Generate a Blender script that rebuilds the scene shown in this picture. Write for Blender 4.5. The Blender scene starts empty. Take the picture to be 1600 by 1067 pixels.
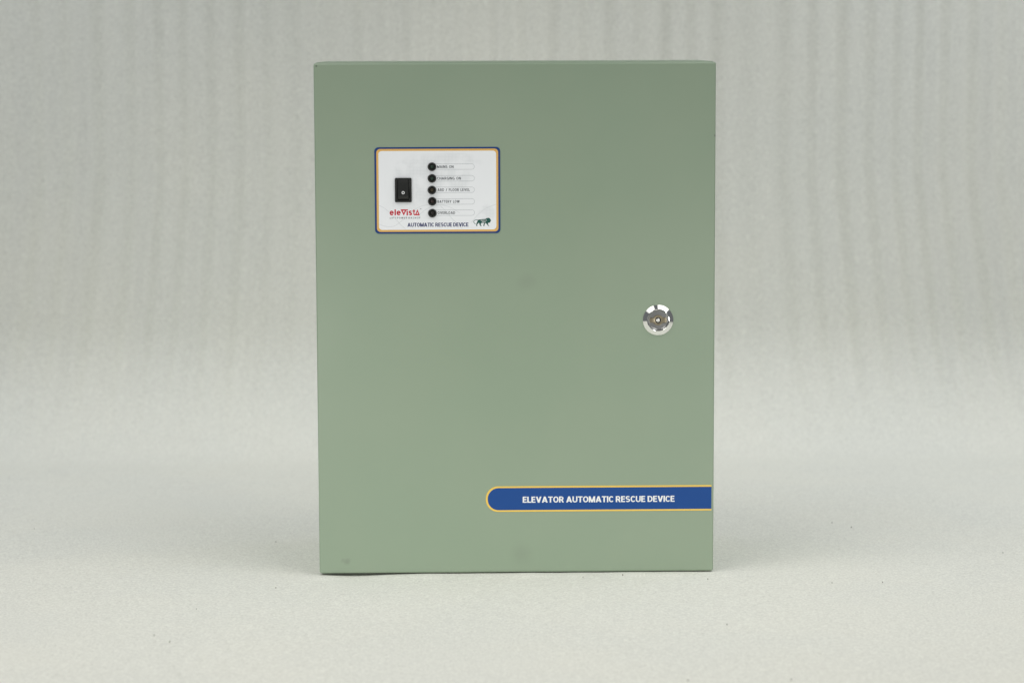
import bpy, bmesh, math, random
import numpy as np
from mathutils import Matrix, Vector

random.seed(7)
scene = bpy.context.scene
col = scene.collection
R = math.radians
MM = 0.001

# ------------------------------------------------------------------ camera
cam_d = bpy.data.cameras.new('camera')
cam_d.sensor_width = 36.0
cam_d.lens = 90.25
cam_d.clip_start = 0.05
cam_d.clip_end = 60.0
cam_d.dof.use_dof = True
cam_d.dof.focus_distance = 2.25
cam_d.dof.aperture_fstop = 6.3
cam = bpy.data.objects.new('camera', cam_d)
col.objects.link(cam)
cam.matrix_world = (Matrix.Translation((-0.04549, -2.24257, 0.4660))
                    @ Matrix.Rotation(-0.0187267, 4, 'Z')
                    @ Matrix.Rotation(1.4555367, 4, 'X')
                    @ Matrix.Rotation(-0.0034772, 4, 'Z'))
scene.camera = cam

# ------------------------------------------------------------------ studio light
world = bpy.data.worlds.new('World')
scene.world = world
world.use_nodes = True
bg = world.node_tree.nodes['Background']
bg.inputs['Color'].default_value = (0.92, 0.96, 1.0, 1)
bg.inputs['Strength'].default_value = 0.15


def softbox(name, loc, target, sx, sy, power, color, spread=150):
    d = bpy.data.lights.new(name, 'AREA')
    d.shape = 'RECTANGLE'
    d.size, d.size_y = sx, sy
    d.energy = power
    d.color = color
    d.spread = R(spread)
    o = bpy.data.objects.new(name, d)
    col.objects.link(o)
    o.location = loc
    o.rotation_euler = (Vector(target) - Vector(loc)).to_track_quat('-Z', 'Y').to_euler()
    return o


# two gridded key softboxes above the table; the backdrop pair and low fills are unseen, added to lift wall and door
WARM, COOL = (1.0, 0.99, 0.945), (0.955, 0.995, 1.03)
softbox('key_softbox_left', (-1.00, -0.86, 1.50), (-0.28, -0.52, 0.0), 1.4, 1.3, 5.0, WARM, 88)
softbox('key_softbox_right', (1.00, -0.86, 1.50), (0.28, -0.52, 0.0), 1.4, 1.3, 4.7, WARM, 88)
softbox('backdrop_fill_left', (-0.70, 0.20, 1.25), (-0.60, 0.66, 0.05), 0.6, 0.6, 1.8, COOL, 105)
softbox('backdrop_fill_right', (0.70, 0.20, 1.25), (0.60, 0.66, 0.05), 0.6, 0.6, 2.3, COOL, 105)
softbox('low_fill_left', (-0.90, -1.40, 0.10), (-0.02, 0.0, -0.06), 0.6, 0.2, 0.86, WARM, 58)
softbox('low_fill_right', (0.90, -1.40, 0.10), (-0.02, 0.0, -0.06), 0.6, 0.2, 0.62, WARM, 58)

vs = scene.view_settings
scene.display_settings.display_device = 'sRGB'
vs.view_transform = 'Standard'
vs.look = 'None'
vs.exposure = 0.0
vs.gamma = 1.0
vs.use_curve_mapping = False


# ------------------------------------------------------------------ materials
def mat(name, color, rough=0.5, metal=0.0, **kw):
    m = bpy.data.materials.new(name)
    m.use_nodes = True
    b = m.node_tree.nodes['Principled BSDF']
    b.inputs['Base Color'].default_value = (*color, 1)
    b.inputs['Roughness'].default_value = rough
    b.inputs['Metallic'].default_value = metal
    for k, v in kw.items():
        b.inputs[k].default_value = v
    return m


class NT:
    """small helper to wire node graphs"""
    def __init__(self, m):
        self.t = m.node_tree
        self.b = self.t.nodes['Principled BSDF']

    def n(self, typ, **kw):
        nd = self.t.nodes.new(typ)
        for k, v in kw.items():
            setattr(nd, k, v)
        return nd

    def l(self, a, b):
        self.t.links.new(a, b)

    def val(self, sock, v):
        if isinstance(v, (int, float)):
            sock.default_value = v
        else:
            self.l(v, sock)

    def math(self, op, a, b=0.0, clamp=False):
        nd = self.n('ShaderNodeMath', operation=op)
        nd.use_clamp = clamp
        self.val(nd.inputs[0], a)
        self.val(nd.inputs[1], b)
        return nd.outputs[0]

    def noise(self, vec, scale, detail=3.0, rough=0.5):
        nd = self.n('ShaderNodeTexNoise')
        self.l(vec, nd.inputs['Vector'])
        nd.inputs['Scale'].default_value = scale
        nd.inputs['Detail'].default_value = detail
        nd.inputs['Roughness'].default_value = rough
        return nd.outputs['Fac']

    def ramp(self, v, a, b, c=0.0, d=1.0, smooth=True):
        nd = self.n('ShaderNodeMapRange')
        if smooth:
            nd.interpolation_type = 'SMOOTHSTEP'
        self.l(v, nd.inputs['Value'])
        for k, x in zip(('From Min', 'From Max', 'To Min', 'To Max'), (a, b, c, d)):
            nd.inputs[k].default_value = x
        return nd.outputs['Result']

    def mix(self, fac, a, b):
        nd = self.n('ShaderNodeMix', data_type='RGBA')
        self.val(nd.inputs['Factor'], fac)
        for s, v in ((nd.inputs['A'], a), (nd.inputs['B'], b)):
            if isinstance(v, tuple):
                s.default_value = (*v, 1)
            else:
                self.l(v, s)
        return nd.outputs['Result']

    def bump(self, h, dist, strength=1.0):
        nd = self.n('ShaderNodeBump')
        nd.inputs['Strength'].default_value = strength
        nd.inputs['Distance'].default_value = dist
        self.l(h, nd.inputs['Height'])
        return nd.outputs['Normal']


def fleece_material():
    m = mat('pale_fleece_cloth', (0.76, 0.77, 0.70), 0.95)
    g = NT(m)
    tc = g.n('ShaderNodeTexCoord').outputs['Object']
    fine = g.noise(tc, 520, 3, 0.6)
    mid = g.noise(tc, 150, 3, 0.6)
    broad = g.noise(tc, 6, 3, 0.5)
    tint = g.mix(g.ramp(broad, 0.35, 0.65), (0.722, 0.724, 0.676), (0.746, 0.742, 0.684))
    fleck = g.ramp(fine, 0.42, 0.68)
    c = g.mix(g.math('MULTIPLY', fleck, 0.75), tint, (0.90, 0.905, 0.835))
    c = g.mix(g.math('MULTIPLY', g.ramp(g.noise(tc, 380, 2, 0.6), 0.46, 0.30), 0.6), c, (0.60, 0.60, 0.55))
    g.l(c, g.b.inputs['Base Color'])
    h = g.math('ADD', g.math('MULTIPLY', fine, 0.55), g.math('MULTIPLY', mid, 0.30))
    g.l(g.bump(h, 0.0020, 0.6), g.b.inputs['Normal'])
    g.b.inputs['Specular IOR Level'].default_value = 0.1
    g.b.inputs['Sheen Weight'].default_value = 0.12
    g.b.inputs['Sheen Roughness'].default_value = 0.6
    return m


def paint_material():
    m = mat('sage_powder_coat', (0.27, 0.34, 0.25), 0.38)
    g = NT(m)
    tc = g.n('ShaderNodeTexCoord').outputs['Object']
    sep = g.n('ShaderNodeSeparateXYZ')
    g.l(tc, sep.inputs[0])
    X, Z = sep.outputs['X'], sep.outputs['Z']
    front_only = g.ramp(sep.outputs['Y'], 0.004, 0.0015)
    base_a, base_b = (0.268, 0.346, 0.253), (0.278, 0.352, 0.258)
    c = g.mix(g.ramp(g.noise(tc, 9, 4), 0.35, 0.65), base_a, base_b)
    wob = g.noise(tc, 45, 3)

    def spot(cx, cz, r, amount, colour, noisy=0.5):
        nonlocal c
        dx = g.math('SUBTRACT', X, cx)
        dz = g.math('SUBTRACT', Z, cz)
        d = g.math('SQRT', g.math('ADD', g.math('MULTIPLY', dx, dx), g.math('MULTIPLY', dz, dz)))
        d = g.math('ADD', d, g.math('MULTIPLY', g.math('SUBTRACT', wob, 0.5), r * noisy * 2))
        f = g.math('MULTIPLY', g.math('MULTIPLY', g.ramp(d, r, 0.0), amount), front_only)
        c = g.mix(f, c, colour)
    # soft darker spots, a scuff at the lower left, small dark dots at the edges
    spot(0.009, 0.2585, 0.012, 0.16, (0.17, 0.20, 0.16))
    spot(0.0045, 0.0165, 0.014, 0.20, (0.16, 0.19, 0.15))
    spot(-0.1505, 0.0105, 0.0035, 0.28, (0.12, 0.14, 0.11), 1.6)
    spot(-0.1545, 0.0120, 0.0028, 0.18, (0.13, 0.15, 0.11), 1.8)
    spot(-0.1725, 0.4475, 0.0012, 0.95, (0.03, 0.035, 0.03), 0.0)  # dark of the corner weld gap, put into the paint colour
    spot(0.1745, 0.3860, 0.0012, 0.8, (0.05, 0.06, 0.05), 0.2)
    g.b.inputs['Specular IOR Level'].default_value = 0.6
    g.l(c, g.b.inputs['Base Color'])
    peel = g.noise(tc, 420, 2)
    wave = g.noise(tc, 7, 1)
    h = g.math('ADD', g.math('MULTIPLY', peel, 0.02), g.math('MULTIPLY', wave, 1.0))
    g.l(g.bump(h, 0.0012, 0.7), g.b.inputs['Normal'])
    g.l(g.ramp(g.noise(tc, 14, 4), 0.3, 0.7, 0.40, 0.48), g.b.inputs['Roughness'])
    return m


def label_white_material():
    """white vinyl with a faint halftone of fine grid lines printed in patches"""
    m = mat('printed_white_vinyl', (0.80, 0.81, 0.81), 0.32)
    g = NT(m)
    tc = g.n('ShaderNodeTexCoord').outputs['Object']
    sep = g.n('ShaderNodeSeparateXYZ')
    g.l(tc, sep.inputs[0])
    X, Z = sep.outputs['X'], sep.outputs['Z']

    def lines(v):
        f = g.math('FRACT', g.math('MULTIPLY', v, 1000 / 1.22))
        return g.ramp(g.math('ABSOLUTE', g.math('SUBTRACT', f, 0.5)), 0.25, 0.45)
    grid = g.math('MAXIMUM', lines(X), lines(Z))
    patch = None
    # (centre x, centre z, half width, half height) in mm from the label's centre
    for cx, cz, hw, hh in ((-14, 10, 24, 24), (14, 24, 26, 10), (18, 12, 12, 14), (42, -20, 9, 8), (-30, 18, 8, 10)):
        u = g.math('MULTIPLY', g.math('SUBTRACT', X, cx * MM), 1 / (hw * MM))
        w = g.math('MULTIPLY', g.math('SUBTRACT', Z, cz * MM), 1 / (hh * MM))
        q = g.math('ADD', g.math('MULTIPLY', u, u), g.math('MULTIPLY', w, w))
        f = g.ramp(q, 1.1, 0.35)
        patch = f if patch is None else g.math('MAXIMUM', patch, f)
    patch = g.math('MULTIPLY', patch, g.ramp(g.noise(tc, 75, 2), 0.38, 0.55))
    fac = g.math('MULTIPLY', g.math('MULTIPLY', grid, patch), 0.34)
    g.l(g.mix(fac, (0.895, 0.915, 0.95), (0.48, 0.52, 0.55)), g.b.inputs['Base Color'])
    return m


M = dict(
    fleece=fleece_material(),
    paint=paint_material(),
    seam=mat('door_gasket_shadow_grey', (0.05, 0.055, 0.05), 0.8),
    white=label_white_material(),
    blue=mat('printed_blue_vinyl', (0.007, 0.063, 0.262), 0.5, **{'Specular IOR Level': 0.3}),
    border=mat('printed_dark_blue_vinyl', (0.012, 0.050, 0.200), 0.5, **{'Specular IOR Level': 0.3}),
    yellow=mat('bright_yellow_ink', (0.82, 0.55, 0.10), 0.45),
    navy=mat('navy_ink', (0.020, 0.028, 0.135), 0.4),
    gold=mat('golden_yellow_ink', (0.76, 0.45, 0.13), 0.45),
    ink_white=mat('white_ink', (0.84, 0.85, 0.86), 0.35),
    red=mat('red_ink', (0.60, 0.012, 0.035), 0.4),
    grey=mat('grey_ink', (0.04, 0.05, 0.065), 0.4),
    pale=mat('pale_grey_ink', (0.40, 0.43, 0.46), 0.4),
    faint=mat('faint_grey_ink', (0.68, 0.71, 0.735), 0.4),
    green=mat('dark_green_ink', (0.010, 0.088, 0.072), 0.4),
    black=mat('black_plastic', (0.010, 0.011, 0.010), 0.42),
    black_in=mat('recess_black', (0.006, 0.006, 0.006), 0.7),
    lens_g=mat('green_lens', (0.004, 0.022, 0.012), 0.35),
    lens_y=mat('amber_lens', (0.024, 0.016, 0.003), 0.35),
    lens_r=mat('red_lens', (0.016, 0.003, 0.003), 0.35),
    lens_d=mat('dark_red_lens', (0.006, 0.003, 0.003), 0.35),
    chrome=mat('polished_chrome', (0.90, 0.90, 0.88), 0.06, 1.0),
    steel=mat('turned_nickel', (0.47, 0.47, 0.465), 0.28, 1.0),
    brass=mat('nickel_brass_key_slot', (0.38, 0.33, 0.235), 0.36, 1.0),
    lint=mat('dark_lint', (0.26, 0.25, 0.22), 0.9),
)


# ------------------------------------------------------------------ mesh helpers
def obj(name, verts, faces, material, parent=None, origin=(0, 0, 0), smooth=False, sharp=35):
    """verts are in the cabinet's coordinates (metres); the object's own origin is set to `origin`"""
    ox, oy, oz = origin
    me = bpy.data.meshes.new(name)
    me.from_pydata([(x - ox, y - oy, z - oz) for x, y, z in verts], [], faces)
    bm = bmesh.new()
    bm.from_mesh(me)
    bmesh.ops.recalc_face_normals(bm, faces=bm.faces)
    bm.to_mesh(me)
    bm.free()
    return link(name, me, material, parent, origin, smooth, sharp)


ORIGIN = {}


def link(name, me, material, parent=None, origin=(0, 0, 0), smooth=False, sharp=35):
    me.materials.append(material)
    o = bpy.data.objects.new(name, me)
    col.objects.link(o)
    o.parent = parent
    po = ORIGIN.get(parent.name, (0, 0, 0)) if parent else (0, 0, 0)
    o.location = [a - b for a, b in zip(origin, po)]
    ORIGIN[o.name] = tuple(origin)
    if smooth:
        me.polygons.foreach_set('use_smooth', [True] * len(me.polygons))
        me.set_sharp_from_angle(angle=R(sharp))
    return o


def rounded(x0, z0, x1, z1, r, n=8, corners=(1, 1, 1, 1)):
    """outline of a rounded rectangle, corner order: bottom right, top right, top left, bottom left"""
    pts = []
    for k, (cx, cz, a) in enumerate(((x1 - r, z0 + r, -90), (x1 - r, z1 - r, 0), (x0 + r, z1 - r, 90), (x0 + r, z0 + r, 180))):
        for i in range(n + 1):
            t = R(a + 90 * i / n)
            if corners[k]:
                pts.append((cx + r * math.cos(t), cz + r * math.sin(t)))
            else:
                pts.append(((x1, z0), (x1, z1), (x0, z1), (x0, z0))[k] if i == 0 else pts[-1])
    out = []
    for p in pts:
        if not out or (abs(p[0] - out[-1][0]) + abs(p[1] - out[-1][1])) > 1e-7:
            out.append(p)
    return out


def prism(name, outline, y0, y1, material, parent, origin, chamfer=0.0, smooth=False, sharp=35):
    """outline (x, z) extruded from y0 (at the door) to y1 (towards the camera, smaller y), optional chamfered front"""
    n = len(outline)
    rings = [(outline, y0)]
    if chamfer:
        cx = sum(p[0] for p in outline) / n
        cz = sum(p[1] for p in outline) / n
        hw = max(abs(p[0] - cx) for p in outline)
        hh = max(abs(p[1] - cz) for p in outline)
        for k in (0.0, 0.3, 0.7, 1.0):
            ins = chamfer * (1 - math.sqrt(max(0, 1 - k * k)))
            rings.append(([(cx + (p[0] - cx) * (1 - ins / hw), cz + (p[1] - cz) * (1 - ins / hh)) for p in outline],
                          y1 + chamfer * (1 - k)))
    else:
        rings.append((outline, y1))
    v, f = [], []
    for ol, y in rings:
        v += [(x, y, z) for x, z in ol]
    for k in range(len(rings) - 1):
        for i in range(n):
            j = (i + 1) % n
            f.append((k * n + i, k * n + j, (k + 1) * n + j, (k + 1) * n + i))
    f.append(tuple(range(n)))
    f.append(tuple((len(rings) - 1) * n + i for i in range(n)))
    return obj(name, v, f, material, parent, origin, smooth, sharp)


def ring(name, outer, inner, y0, y1, material, parent, origin, smooth=False, sharp=35):
    """flat frame between two outlines with equal counts, with its own thickness"""
    n = len(outer)
    v = [(x, y1, z) for x, z in outer] + [(x, y1, z) for x, z in inner] + \
        [(x, y0, z) for x, z in outer] + [(x, y0, z) for x, z in inner]
    f = []
    for i in range(n):
        j = (i + 1) % n
        f += [(i, j, n + j, n + i), (2 * n + i, 2 * n + j, j, i), (n + i, n + j, 3 * n + j, 3 * n + i),
              (2 * n + i, 2 * n + j, 3 * n + j, 3 * n + i)]
    return obj(name, v, f, material, parent, origin, smooth, sharp)


def lathe(name, profile, cx, cz, material, parent, seg=48, cap=True, smooth=True, sharp=35):
    """profile: (radius, how far proud of the door) in mm, turned about the y axis at (cx, cz)"""
    v, f = [], []
    for r, p in profile:
        for k in range(seg):
            t = 2 * math.pi * k / seg
            v.append((cx + r * MM * math.cos(t), -p * MM, cz + r * MM * math.sin(t)))
    for a in range(len(profile) - 1):
        for k in range(seg):
            j = (k + 1) % seg
            f.append((a * seg + k, a * seg + j, (a + 1) * seg + j, (a + 1) * seg + k))
    if cap:
        f.append(tuple((len(profile) - 1) * seg + k for k in range(seg)))
    return obj(name, v, f, material, parent, (cx, 0, cz), smooth, sharp)


def strip(name, pts, width, y, material, parent, origin):
    """printed line of even width along points (x, z)"""
    v, f = [], []
    n = len(pts)
    for i in range(n):
        a, b = pts[max(0, i - 1)], pts[min(n - 1, i + 1)]
        dx, dz = b[0] - a[0], b[1] - a[1]
        l = math.hypot(dx, dz) or 1
        nx, nz = -dz / l * width / 2, dx / l * width / 2
        v += [(pts[i][0] + nx, y, pts[i][1] + nz), (pts[i][0] - nx, y, pts[i][1] - nz)]
    for i in range(n - 1):
        f.append((2 * i, 2 * i + 1, 2 * i + 3, 2 * i + 2))
    return obj(name, v, f, material, parent, origin)


# ---- a small grotesque alphabet: every letter is a few thick strokes in a box of height 1
def _arc(cx, cy, rx, ry, a0, a1, n=14, e=2.2):
    out = []
    for i in range(n + 1):
        t = R(a0 + (a1 - a0) * i / n)
        c, s_ = math.cos(t), math.sin(t)
        out.append((cx + rx * math.copysign(abs(c) ** (2 / e), c), cy + ry * math.copysign(abs(s_) ** (2 / e), s_)))
    return out


def glyph(ch, t, tx):
    """returns (width, polylines, slanted quads); t = stroke of horizontals and curves, tx = stroke of stems"""
    h, g = t / 2, tx / 2
    V = lambda x, y0=0.0, y1=1.0: ('q', [(x - g, y0), (x + g, y0), (x + g, y1), (x - g, y1)])
    Hb = lambda x0, x1, y: ('q', [(x0, y - h), (x1, y - h), (x1, y + h), (x0, y + h)])
    d = tx * 1.12
    Dg = lambda xb, xt, y0=0.0, y1=1.0: ('q', [(xb, y0), (xb + d, y0), (xt + d, y1), (xt, y1)])
    P = lambda pts, closed=False: ('p', pts, closed)
    if ch == 'A':
        w = 0.80
        return w, [Dg(0, (w - d) / 2), Dg(w - d, (w - d) / 2), Hb(0.17, w - 0.17, 0.27)]
    if ch == 'B':
        w = 0.66
        return w, [V(g), P([(g, h)] + _arc(w - g - 0.22, (0.5 + h) / 2, 0.22, (0.5 - h) / 2, -90, 90) + [(g, 0.5)]),
                   P([(g, 0.54)] + _arc(w - g - 0.25, (1.54 - h) / 2, 0.22, (0.46 - h) / 2, -90, 90) + [(g, 1 - h)])]
    if ch == 'C':
        w = 0.70
        return w - 0.05, [P(_arc(w / 2, 0.5, w / 2 - g, 0.5 - h, 38, 322, 26))]
    if ch == 'D':
        w = 0.70
        return w, [V(g), P([(g, h)] + _arc(w - g - 0.34, 0.5, 0.34, 0.5 - h, -90, 90, 18) + [(g, 1 - h)])]
    if ch == 'E':
        w = 0.56
        return w, [V(g), Hb(tx, w, h), Hb(tx, w - 0.03, 1 - h), Hb(tx, w - 0.06, 0.52)]
    if ch == 'F':
        w = 0.54
        return w, [V(g), Hb(tx, w, 1 - h), Hb(tx, w - 0.05, 0.5)]
    if ch == 'G':
        w = 0.74
        return w, [P(_arc(w / 2, 0.5, w / 2 - g, 0.5 - h, 42, 335, 26)), V(w - g, 0.0, 0.5), Hb(w * 0.52, w - tx, 0.47)]
    if ch == 'H':
        w = 0.70
        return w, [V(g), V(w - g), Hb(tx, w - tx, 0.52)]
    if ch == 'I':
        return tx, [V(g)]
    if ch == 'K':
        w = 0.70
        return w, [V(g), Dg(0.10, w - d, 0.38, 1.0), Dg(w - d, 0.22, 0.0, 0.55)]
    if ch == 'L':
        w = 0.52
        return w, [V(g), Hb(tx, w, h)]
    if ch == 'M':
        w = 0.88
        return w, [V(g), V(w - g), Dg((w - d) / 2, 0.0), Dg((w - d) / 2, w - d)]
    if ch == 'N':
        w = 0.72
        return w, [V(g), V(w - g), Dg(w - d, 0.0)]
    if ch in 'O0':
        w = 0.74
        return w, [P(_arc(w / 2, 0.5, w / 2 - g, 0.5 - h, 0, 360, 34)[:-1], True)]
    if ch == 'P':
        w = 0.62
        return w, [V(g), P([(g, 0.42)] + _arc(w - g - 0.25, (1.42 - h) / 2, 0.25, (0.58 - h) / 2, -90, 90) + [(g, 1 - h)])]
    if ch == 'R':
        w = 0.67
        return w, [V(g), P([(g, 0.45)] + _arc(w - 0.04 - g - 0.25, (1.45 - h) / 2, 0.25, (0.55 - h) / 2, -90, 90) + [(g, 1 - h)]), Dg(w - d, 0.27, 0.0, 0.46)]
    if ch in 'Ss':
        w = 0.63
        top = _arc(w / 2, 0.75 - h / 2, w / 2 - g, 0.25 - h / 2, 28, 250, 16)
        bot = _arc(w / 2, 0.25 + h / 2, w / 2 - g, 0.25 - h / 2, 70, -152, 16)
        return w, [P(top + bot)]
    if ch == 'T':
        w = 0.64
        return w, [V(w / 2, 0.0, 1 - t), Hb(0, w, 1 - h)]
    if ch == 'U':
        w = 0.70
        return w, [P([(g, 1.0)] + _arc(w / 2, 0.36, w / 2 - g, 0.36 - h, 180, 360, 16) + [(w - g, 1.0)])]
    if ch == 'V':
        w = 0.76
        return w, [Dg((w - d) / 2, 0.0), Dg((w - d) / 2, w - d)]
    if ch == 'W':
        w = 1.08
        m = (w - d) / 2
        return w, [Dg(m * 0.5, 0.0), Dg(m * 0.5, m), Dg(m * 1.5, m), Dg(m * 1.5, w - d)]
    if ch == 'Y':
        w = 0.74
        return w, [V(w / 2, 0.0, 0.45), Dg((w - d) / 2, 0.0, 0.40, 1.0), Dg((w - d) / 2, w - d, 0.40, 1.0)]
    if ch == '/':
        w = 0.50
        return w, [Dg(0, w - d)]
    if ch == 'e':
        w = 0.84
        return w, [P([(g * 1.2, 0.50), (w - g, 0.50)] + _arc(w / 2, 0.5, w / 2 - g, 0.5 - h, 8, 318, 26))]
    if ch == 'l':
        return tx, [V(g)]
    if ch == 'i':
        return tx, [V(g, 0.0, 0.72), V(g, 0.82, 1.0)]
    if ch == 't':
        w = 0.52
        return w, [P([(0.15 + g, 1.0)] + _arc(0.15 + g + 0.2, 0.24, 0.2, 0.24 - h, 180, 285, 8)), Hb(0, w, 0.72)]
    return 0.32, []


def lettering(body, x0, x1, z0, z1, y, material, parent, weight=0.2, gap=0.10, name='lettering', stem=None, space=0.32):
    """letters fitted between x0..x1 and from baseline z0 to cap height z1 (metres, cabinet coordinates)"""
    v, f = [], []
    pen, lift = 0.0, 0
    for ch in body:
        w, parts = glyph(ch, weight, stem or weight * 1.12)
        if ch == ' ':
            w = space - gap
        for p in parts:
            dy = -4e-6 * (lift % 6)
            lift += 1
            if p[0] == 'q':
                b = len(v)
                v += [(pen + a, dy, c) for a, c in p[1]]
                f.append((b, b + 1, b + 2, b + 3))
                continue
            pts, closed = p[1], p[2]
            clean = [pts[0]]
            for q in pts[1:]:
                if math.hypot(q[0] - clean[-1][0], q[1] - clean[-1][1]) > 0.012:
                    clean.append(q)
            pts = clean
            n = len(pts)
            b = len(v)
            for i in range(n):
                p0 = pts[i - 1] if (i or closed) else None
                p2 = pts[(i + 1) % n] if (i < n - 1 or closed) else None
                d1 = Vector((pts[i][0] - p0[0], pts[i][1] - p0[1])).normalized() if p0 else None
                d2 = Vector((p2[0] - pts[i][0], p2[1] - pts[i][1])).normalized() if p2 else None
                d1 = d1 or d2
                d2 = d2 or d1
                tn = (d1 + d2)
                tn = tn.normalized() if tn.length > 1e-4 else d2
                nr = Vector((-tn.y, tn.x))
                k = 1 / max(0.45, nr.dot(Vector((-d2.y, d2.x))))
                hw = (weight / 2) * k
                v += [(pen + pts[i][0] + nr.x * hw, dy, pts[i][1] + nr.y * hw), (pen + pts[i][0] - nr.x * hw, dy, pts[i][1] - nr.y * hw)]
            for i in range(n if closed else n - 1):
                j = (i + 1) % n
                f.append((b + 2 * i, b + 2 * i + 1, b + 2 * j + 1, b + 2 * j))
        pen += w + gap
    xs_ = [p[0] for p in v]
    lo, hi = min(xs_), max(xs_)
    out = [(x0 + (p[0] - lo) / (hi - lo) * (x1 - x0), y + p[1], z0 + p[2] * (z1 - z0)) for p in v]
    return obj(name, out, f, material, parent, ((x0 + x1) / 2, y, (z0 + z1) / 2))


# ------------------------------------------------------------------ the cloth: floor sweeping up into a draped backdrop
def backdrop():
    rng = np.random.default_rng(4)
    xs = np.concatenate([np.linspace(-1.05, -0.72, 60)[:-1], np.linspace(-0.72, 0.72, 520), np.linspace(0.72, 1.05, 60)[1:]])
    floor_end, rad, top = 0.60, 0.14, 1.5
    prof = [(-0.80 - 0.02 * math.sin(t), 0.02 * math.cos(t) - 0.02, 0.0) for t in (1.57, 1.2, 0.8, 0.4)]
    prof = [(-0.82, z, 0.0) for z in (-0.5, -0.35, -0.2, -0.1)] + prof    # the cloth hangs down over the front of the table
    prof += [(y, 0.0, 0.0) for y in np.concatenate([np.linspace(-0.80, -0.5, 12)[:-1], np.linspace(-0.5, 0.16, 230), np.linspace(0.16, floor_end, 80)[1:]])]
    for i in range(1, 17):
        a = math.pi / 2 * i / 16
        prof.append((floor_end + rad * math.sin(a), rad * (1 - math.cos(a)), a / (math.pi / 2)))
    for z in np.concatenate([np.linspace(rad, 0.7, 60)[1:], np.linspace(0.7, top, 20)[1:]]):
        prof.append((floor_end + rad, z, 1.0))
    prof = np.array(prof)
    X, PY = np.meshgrid(xs, prof[:, 0])
    PZ = np.repeat(prof[:, 1][:, None], len(xs), 1)
    UP = np.repeat(prof[:, 2][:, None], len(xs), 1)

    # gentle vertical folds in the hanging part: soft ripples of uneven width that flare outwards towards the floor
    flare = 1 - 0.08 * np.clip((0.32 - PZ) / 0.32, 0, 1)
    U = X * flare + 0.0012 * np.sin(PZ * 5 + X * 4)
    ph = U * 2 * math.pi / 0.032 + 1.3 * np.sin(U * 9.1 + 0.6) + 0.9 * np.sin(U * 23.0 + 2.0) + 0.35 * np.sin(U * 51 + 1.0)
    amp = 0.72 + 0.20 * np.sin(U * 14.0 + 1.2) + 0.16 * np.sin(U * 37 + 0.3)
    F = amp * np.sin(ph) + 0.35 * np.sin(ph * 0.47 + 1.0)
    hang = np.clip((UP - 0.12) / 0.7, 0, 1)
    Y = PY - F * FOLD * hang * (1.15 - 0.15 * np.clip(PZ / 0.35, 0, 1))
    Z = PZ.copy()
    flat = 1 - UP
    # slow unevenness of the cloth lying on the table, plus the dip under the cabinet's left corner
    und = np.zeros_like(X)
    for k in range(26):
        a, fr = rng.uniform(0, 6.28), rng.uniform(6, 42)
        und += np.sin((X * math.cos(a) + PY * math.sin(a)) * fr + rng.uniform(0, 6.28)) * (5.0 / fr)
    und *= 0.00032
    near = np.exp(-((PY - 0.06) / 0.16) ** 2) * (np.abs(X) < 0.26)
    Z += und * flat * (1 - 0.75 * near) - 0.0009 * flat
    Z -= 0.0016 * flat * np.exp(-((X + 0.145) / 0.035) ** 2) * np.exp(-((PY - 0.0) / 0.05) ** 2)
    # soft nap pressed up in front of the bottom edge
    nap = np.exp(-((PY + 0.010) / 0.009) ** 2) * (np.abs(X) < 0.19)
    Z += flat * nap * (0.0007 + 0.0005 * np.sin(X * 61 + 1) + 0.0004 * np.sin(X * 143))
    under = (PY > -0.004) & (PY < 0.17) & (np.abs(X) < 0.177)
    Z = np.where(under, np.minimum(Z, -0.0004), Z)
    nr, nc = X.shape
    me = bpy.data.meshes.new('backdrop_cloth')
    me.vertices.add(nr * nc)
    me.vertices.foreach_set('co', np.stack([X, Y, Z], -1).ravel())
    i = np.arange(nr - 1)[:, None] * nc + np.arange(nc - 1)[None]
    q = np.stack([i, i + 1, i + nc + 1, i + nc], -1).reshape(-1, 4)
    me.loops.add(q.size)
    me.polygons.add(len(q))
    me.loops.foreach_set('vertex_index', q.ravel())
    me.polygons.foreach_set('loop_start', np.arange(len(q)) * 4)
    me.polygons.foreach_set('use_smooth', np.ones(len(q), bool))
    me.update(calc_edges=True)
    me.validate()
    o = link('backdrop_cloth', me, M['fleece'])
    o['kind'] = 'structure'
    o['label'] = 'pale fleece cloth lying flat and sweeping up into a folded backdrop'
    return o


FOLD = 0.0028
backdrop()

# ------------------------------------------------------------------ the cabinet
cab = bpy.data.objects.new('control_cabinet', None)
col.objects.link(cab)
cab['label'] = 'sage green sheet metal control cabinet with white switch panel and round lock'
cab['category'] = 'cabinet'
W, H, D = 0.350, 0.450, 0.165


def bevel_box(name, x0, x1, y0, y1, z0, z1, r, material, parent):
    bm = bmesh.new()
    bmesh.ops.create_cube(bm, size=1)
    for v in bm.verts:
        v.co = ((x0 + x1) / 2 + v.co.x * (x1 - x0), (y0 + y1) / 2 + v.co.y * (y1 - y0), (z0 + z1) / 2 + v.co.z * (z1 - z0))
    bmesh.ops.bevel(bm, geom=bm.edges[:], offset=r, segments=4, profile=0.5, affect='EDGES')
    me = bpy.data.meshes.new(name)
    bm.to_mesh(me)
    bm.free()
    o = link(name, me, material, parent, (0, 0, 0), True)
    return o


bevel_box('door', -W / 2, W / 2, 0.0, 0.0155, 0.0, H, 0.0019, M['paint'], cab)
bevel_box('gasket', -W / 2 + 0.006, W / 2 - 0.006, 0.0150, 0.0185, 0.006, H - 0.006, 0.0008, M['seam'], cab)
bevel_box('body', -W / 2 + 0.0010, W / 2 - 0.0010, 0.0175, D, 0.0003, H + 0.0006, 0.0011, M['paint'], cab)

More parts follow.
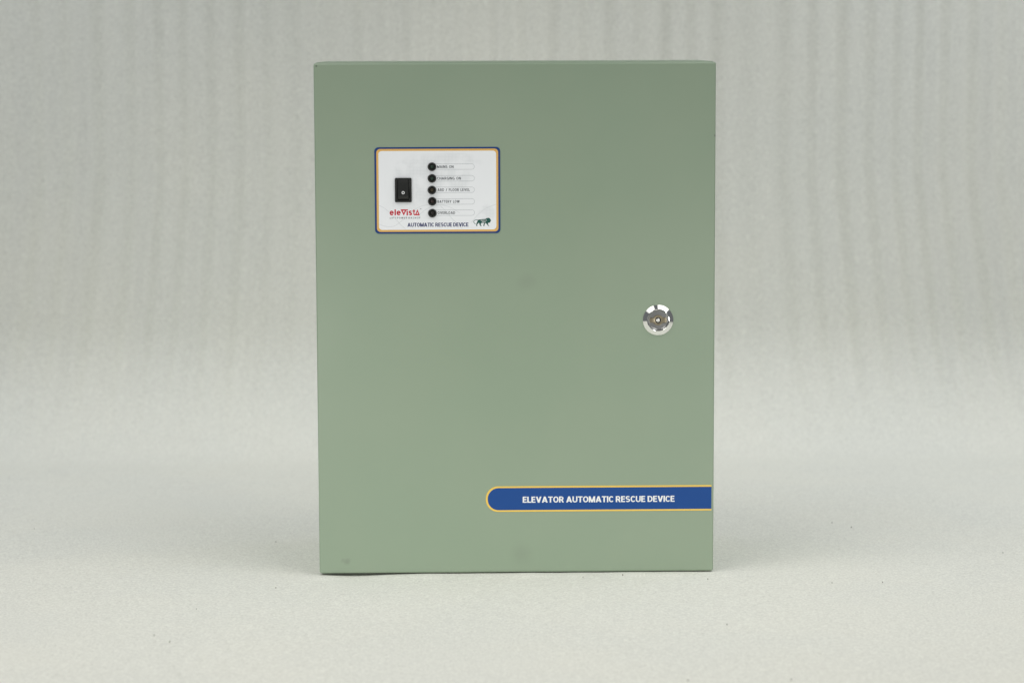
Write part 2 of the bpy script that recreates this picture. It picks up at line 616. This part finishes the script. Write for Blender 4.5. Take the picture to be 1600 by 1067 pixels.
# ---- printed control label: 109.5 x 75.2 mm, its top left corner at (LX, LZ)
LX, LZ = -0.12285, 0.3770
LW, LH = 0.1095, 0.0752


def lx(x):
    return LX + x * MM


def lz(y):
    return LZ - y * MM


lab_o = (LX + LW / 2, -0.0004, LZ - LH / 2)
label = prism('control_label', rounded(LX, LZ - LH, LX + LW, LZ, 3.4 * MM), 0.0002, -0.0004, M['border'], cab, lab_o)
prism('gold_border', rounded(lx(1.65), lz(73.75), lx(107.85), lz(1.45), 3.3 * MM), -0.0003, -0.00046, M['gold'], label, lab_o)
prism('white_face', rounded(lx(3.45), lz(71.95), lx(106.05), lz(3.25), 2.9 * MM), -0.0004, -0.00052, M['white'], label, lab_o)
TY = -0.00058

rows = [('MAINS ON', 54.55, 68.89, 17.05), ('CHARGING ON', 54.65, 75.16, 27.19), ('ARD / FLOOR LEVEL', 54.82, 82.98, 37.2),
        ('BATTERY LOW', 54.75, 73.99, 47.4), ('OVERLOAD', 54.85, 69.95, 57.2)]
for body, a, b, y in rows:
    lettering(body, lx(a), lx(b), lz(y + 1.18), lz(y - 1.18), TY, M['grey'], label, 0.15, 0.15, space=0.5)
    pts = [(lx(52.5), lz(y + 2.42))] + [(lx(84.6) + 2.42 * MM * math.cos(R(t)), lz(y) + 2.42 * MM * math.sin(R(t))) for t in range(-90, 91, 15)] + [(lx(52.5), lz(y - 2.42))]
    strip('text_outline', pts, 0.24 * MM, TY + 0.00003, M['pale'], label, (lx(69), TY + 0.00003, lz(y)))

lettering('AUTOMATIC RESCUE DEVICE', lx(28.3), lx(81.6), lz(69.3), lz(65.9), TY, M['navy'], label, 0.18, 0.055, space=0.26, stem=0.20)
lettering('LIFT POWER BACKUP', lx(13.06), lx(39.5), lz(62.24), lz(60.8), TY, M['grey'], label, 0.13, 0.38)
# the red word mark: letters, with a hollow triangle for the V and another for the A
for ch, a, b, top in (('e', 12.9, 16.4, 55.2), ('l', 17.1, 18.3, 54.1), ('e', 19.0, 22.5, 55.2), ('i', 27.6, 28.8, 54.1), ('s', 29.5, 32.4, 55.2), ('t', 32.8, 35.2, 54.3)):
    lettering(ch, lx(a), lx(b), lz(59.3), lz(top), TY, M['red'], label, 0.25 if ch in 'es' else 0.2, name='red_letter', stem=0.25)


def tri(name, pts, hole, material, y):
    o_ = [(lx(a), lz(b)) for a, b in pts]
    cx = sum(p[0] for p in o_) / 3
    cz = sum(p[1] for p in o_) / 3
    inner = [(cx + (p[0] - cx) * hole, cz + (p[1] - cz) * hole) for p in o_]
    return ring(name, o_, inner, -0.00050, y, material, label, (cx, y, cz))


tri('red_triangle', [(22.4, 54.1), (27.9, 54.1), (25.15, 59.4)], 0.36, M['red'], TY)
tri('red_triangle', [(34.9, 59.3), (39.2, 59.3), (37.05, 54.0)], 0.36, M['red'], TY)
lettering('TM', lx(39.3), lx(40.5), lz(54.0), lz(53.4), TY, M['grey'], label, 0.16)

# faint printed waves across the bottom of the label
def arc(points, w=0.3):
    pts = [Vector((lx(a), lz(b))) for a, b in points]
    out = []
    for i in range(len(pts) - 1):
        p0, p1, p2, p3 = pts[max(0, i - 1)], pts[i], pts[i + 1], pts[min(len(pts) - 1, i + 2)]
        for k in range(8):
            t = k / 8
            out.append(tuple(0.5 * ((2 * p1) + (p2 - p0) * t + (2 * p0 - 5 * p1 + 4 * p2 - p3) * t * t + (3 * p1 - p0 - 3 * p2 + p3) * t ** 3)))
    out.append(tuple(pts[-1]))
    strip('printed_wave', out, w * MM, TY + 0.00004, M['faint'], label, (out[0][0], TY + 0.00004, out[0][1]))


arc([(3.6, 50.5), (9, 53.5), (16, 60), (22, 67), (27, 71.5)])
arc([(3.6, 67), (10, 69), (17, 68.5), (24, 63.5), (31, 57), (39, 52), (46, 50.3), (50, 50.8)])
arc([(36, 62), (42, 56), (50, 51.5), (58, 50.5), (66, 52.5), (74, 57.5)])
arc([(57, 51), (62, 56), (67, 62), (72, 67), (76, 71)])
arc([(84, 66), (90, 59), (97, 53.5), (105.9, 50)])

# striding lion emblem (printed, one outline), with two lines of tiny white letters
LION = [(380, 605), (425, 615), (432, 598), (405, 578), (420, 540), (455, 510), (478, 478), (505, 500), (520, 560), (545, 612), (610, 612), (612, 598),
        (575, 585), (566, 545), (590, 485), (640, 492), (700, 490), (692, 540), (668, 600), (690, 618), (720, 610), (716, 590), (738, 520), (765, 490), (800, 515), (845, 565), (868, 610),
        (912, 608), (912, 594), (885, 575), (866, 535), (870, 490), (920, 482), (962, 470), (966, 442), (972, 415), (1005, 398), (990, 372), (968, 340), (940, 300), (895, 278),
        (840, 288), (795, 300), (765, 325), (700, 332), (620, 332), (560, 345), (500, 348), (455, 362), (440, 385), (425, 430), (398, 485), (375, 545)]
TAIL = [(455, 368), (400, 362), (340, 366), (295, 388), (276, 425), (276, 460), (296, 495), (325, 515), (352, 525)]


def em(u, v):
    # emblem sketch units -> millimetres on the label
    return lx(86.1 + (u - 268) / 742 * 15.6), lz(61.75 + (v - 278) / 340 * 7.3)


lion = obj('lion_emblem', [(em(u, v)[0], TY, em(u, v)[1]) for u, v in LION], [tuple(range(len(LION)))], M['green'], label, (em(640, 450)[0], TY, em(640, 450)[1]))
strip('emblem_tail', [em(u, v) for u, v in TAIL], 0.42 * MM, TY - 0.00001, M['green'], label, (em(300, 430)[0], TY, em(300, 430)[1]))
lettering('MAKE IN', em(570, 0)[0], em(815, 0)[0], em(0, 398)[1], em(0, 368)[1], TY - 0.00005, M['ink_white'], label, 0.22, name='emblem_lettering')
lettering('INDIA', em(620, 0)[0], em(770, 0)[0], em(0, 470)[1], em(0, 436)[1], TY - 0.00005, M['ink_white'], label, 0.22, name='emblem_lettering')

# ---- rocker switch
sx, sz = lx(24.9), lz(37.26)
so = (sx, -0.0005, sz)


def rr_at(hw, z0, z1, r):
    return rounded(sx - hw * MM, sz + z0 * MM, sx + hw * MM, sz + z1 * MM, r * MM, 5)


sw = ring('rocker_switch', rr_at(7.3, -10.6, 10.6, 1.0), rr_at(5.0, -8.6, 9.3, 0.35), -0.0004, -0.0021, M['black'], cab, so)
mod = sw.modifiers.new('edge', 'BEVEL')
mod.width = 0.0004
mod.segments = 3
mod.limit_method = 'ANGLE'
prism('recess', rr_at(5.05, -8.65, 9.35, 0.3), -0.0004, -0.0007, M['black_in'], sw, so)
prof = [(9.15, 0.8), (9.15, 2.0), (8.6, 2.35), (4.0, 2.85), (0.0, 3.55), (-4.2, 4.75), (-4.9, 4.85), (-5.6, 4.7), (-7.0, 4.05), (-7.35, 3.7), (-7.5, 3.2), (-7.5, 0.8)]
v = []
for s in (-4.7, -4.4, 4.4, 4.7):
    for z, p in prof:
        e = 0.3 if abs(s) > 4.5 else 0.0
        v.append((sx + s * MM, -(p - (e if p > 1 else 0)) * MM, sz + z * MM))
n = len(prof)
f = [tuple(range(n)), tuple(3 * n + i for i in range(n))]
for k in range(3):
    for i in range(n):
        j = (i + 1) % n
        f.append((k * n + i, k * n + j, (k + 1) * n + j, (k + 1) * n + i))
rocker = obj('rocker', v, f, M['black'], sw, so, True)
# white circle printed on the sloping face
oz_ = lambda dz: -(3.55 + (-dz) * (4.75 - 3.55) / 4.2 + 0.05) * MM
v, f = [], []
for r in (1.30, 0.74):
    for k in range(28):
        t = 2 * math.pi * k / 28
        dz = -2.06 + r * math.sin(t)
        v.append((sx - 0.05 * MM + r * MM * math.cos(t), oz_(dz), sz + dz * MM))
for k in range(28):
    f.append((k, (k + 1) % 28, 28 + (k + 1) % 28, 28 + k))
obj('off_mark', v, f, M['ink_white'], sw, so)

# ---- five indicator lamps
for (px_, py_), lm in zip([(50.08, 17.05), (50.01, 27.19), (49.94, 37.33), (50.12, 47.16), (50.12, 57.49)], ('lens_g', 'lens_g', 'lens_y', 'lens_r', 'lens_d')):
    cx, cz = lx(px_), lz(py_)
    led = lathe('indicator_lamp', [(3.75, 0.3), (3.78, 1.2), (3.6, 1.75), (3.2, 2.05), (2.75, 2.1), (2.5, 1.9), (2.1, 0.9)], cx, cz, M['black'], cab, 36)
    lathe('lens', [(1.75, 0.85), (1.7, 1.3), (1.4, 1.75), (0.8, 2.0), (0.15, 2.08)], cx, cz, M[lm], led, 24)

# ---- cam lock
kx, kz = 0.12502, 0.22463
lock = lathe('cam_lock', [(13.5, -0.1), (13.55, 0.5), (13.35, 0.85), (9.85, 2.75), (9.55, 2.8), (9.35, 2.6), (9.25, 0.6)], kx, kz, M['chrome'], cab, 96, sharp=12)
ko = (kx, 0, kz)
N = 120
slot = []
for k in range(N):
    t = 2 * math.pi * k / N
    s = abs(math.sin(t))
    hh = 2.5 if math.cos(t) > 0 else 2.2
    slot.append(max(4.7, min(7.55, hh / s if s > 1e-6 else 99)))


def polar(rf, p):
    return [(kx + rf(k) * MM * math.cos(2 * math.pi * k / N), -p * MM, kz + rf(k) * MM * math.sin(2 * math.pi * k / N)) for k in range(N)]


rings_ = [polar(lambda k: 9.1, 0.4), polar(lambda k: 9.05, 1.6), polar(lambda k: 8.75, 1.95), polar(lambda k: 8.5, 1.75), polar(lambda k: 8.2, 2.0), polar(lambda k: max(slot[k] + 0.25, 7.95), 2.0),
          polar(lambda k: max(slot[k] + 0.2, 7.75), 1.8), polar(lambda k: slot[k] + 0.12, 1.85), polar(lambda k: slot[k], 1.7), polar(lambda k: slot[k], 0.7)]
v = [p for r_ in rings_ for p in r_]
f = [(a * N + k, a * N + (k + 1) % N, (a + 1) * N + (k + 1) % N, (a + 1) * N + k) for a in range(len(rings_) - 1) for k in range(N)]
obj('lock_cylinder', v, f, M['steel'], lock, ko, True)
rings_ = [polar(lambda k: slot[k] - 0.02, 1.1), polar(lambda k: max(4.2, slot[k] - 0.8), 1.25), polar(lambda k: 3.2, 1.15), polar(lambda k: 2.55, 1.0), polar(lambda k: 2.4, 0.2)]
v = [p for r_ in rings_ for p in r_]
f = [(a * N + k, a * N + (k + 1) % N, (a + 1) * N + (k + 1) % N, (a + 1) * N + k) for a in range(len(rings_) - 1) for k in range(N)]
f.append(tuple((len(rings_) - 1) * N + k for k in range(N)))
obj('key_slot', v, f, M['brass'], lock, ko, True)
lathe('pin_well_shade', [(2.62, 1.02), (2.62, 1.12), (1.2, 1.12)], kx, kz, M['black_in'], lock, 40)  # flat black disc around the pin, its colour stands for the well's shade
lathe('lock_pin', [(1.75, 0.2), (1.75, 1.5), (1.6, 1.85), (1.1, 2.15), (0.5, 2.3), (0.1, 2.32)], kx, kz, M['chrome'], lock, 32)

# ---- blue name strip at the bottom, square at the hinge-side edge and round at its left end
x0, x1, z0, z1 = -0.0272, 0.17295, 0.05465, 0.07745
st_o = ((x0 + x1) / 2, -0.0003, (z0 + z1) / 2)
name_strip = prism('name_strip', rounded(x0, z0, x1, z1, 11.0 * MM, 14, (0, 0, 1, 1)), 0.0002, -0.0003, M['yellow'], cab, st_o)
prism('blue_field', rounded(x0 + 1.75 * MM, z0 + 1.5 * MM, x1 - 0.02 * MM, z1 - 1.5 * MM, 9.6 * MM, 14, (0, 0, 1, 1)), -0.0002, -0.00036, M['blue'], name_strip, st_o)
lettering('ELEVATOR AUTOMATIC RESCUE DEVICE', 0.00553, 0.14020, 0.06275, 0.06815, -0.00043, M['ink_white'], name_strip, 0.18, 0.055, space=0.26, stem=0.20)

# ------------------------------------------------------------------ lint on the cloth
LINT = [(-0.4637, 0.2204), (-0.2244, 0.1464), (-0.2095, -0.0601), (-0.2694, -0.1423), (-0.2932, -0.2369), (-0.2785, -0.2594), (-0.5405, 0.5189),
        (0.3283, 0.2001), (0.3131, 0.2241), (0.4484, 0.0697), (0.317, -0.0557), (0.2728, -0.0568), (0.1653, -0.2141), (0.0578, -0.0248), (0.0933, -0.0168),
        (0.1666, -0.0369), (0.1179, -0.3952), (0.194, -0.3958)]
v, f = [], []
for x, y in LINT:
    a, l, w = random.uniform(0, 3.14), random.uniform(0.28, 0.6) * MM, random.uniform(0.15, 0.26) * MM
    b = len(v)
    for k, (s, q) in enumerate(((-1, -1), (1, -1), (1, 1), (-1, 1))):
        dx, dy = s * l * math.cos(a) - q * w * math.sin(a), s * l * math.sin(a) + q * w * math.cos(a)
        v.append((x + dx, y + dy, 0.0))
    for k in range(4):
        v.append((v[b + k][0], v[b + k][1], 0.0011))
    f += [(b, b + 1, b + 2, b + 3), (b + 4, b + 5, b + 6, b + 7)] + [(b + k, b + (k + 1) % 4, b + 4 + (k + 1) % 4, b + 4 + k) for k in range(4)]
if v:
    o = obj('lint', v, f, M['lint'])
    o['kind'] = 'stuff'
    o['label'] = 'tiny dark lint specks scattered on the pale fleece'
    o['category'] = 'lint'

# ------------------------------------------------------------------ parts that look different from the rest of the cabinet
label['label'] = 'white printed panel with dark blue and golden border'
sw['label'] = 'black rocker switch with a white circle mark'
lock['label'] = 'round chrome lock with brass coloured key slot'
name_strip['label'] = 'blue strip with yellow outline and white capital lettering'
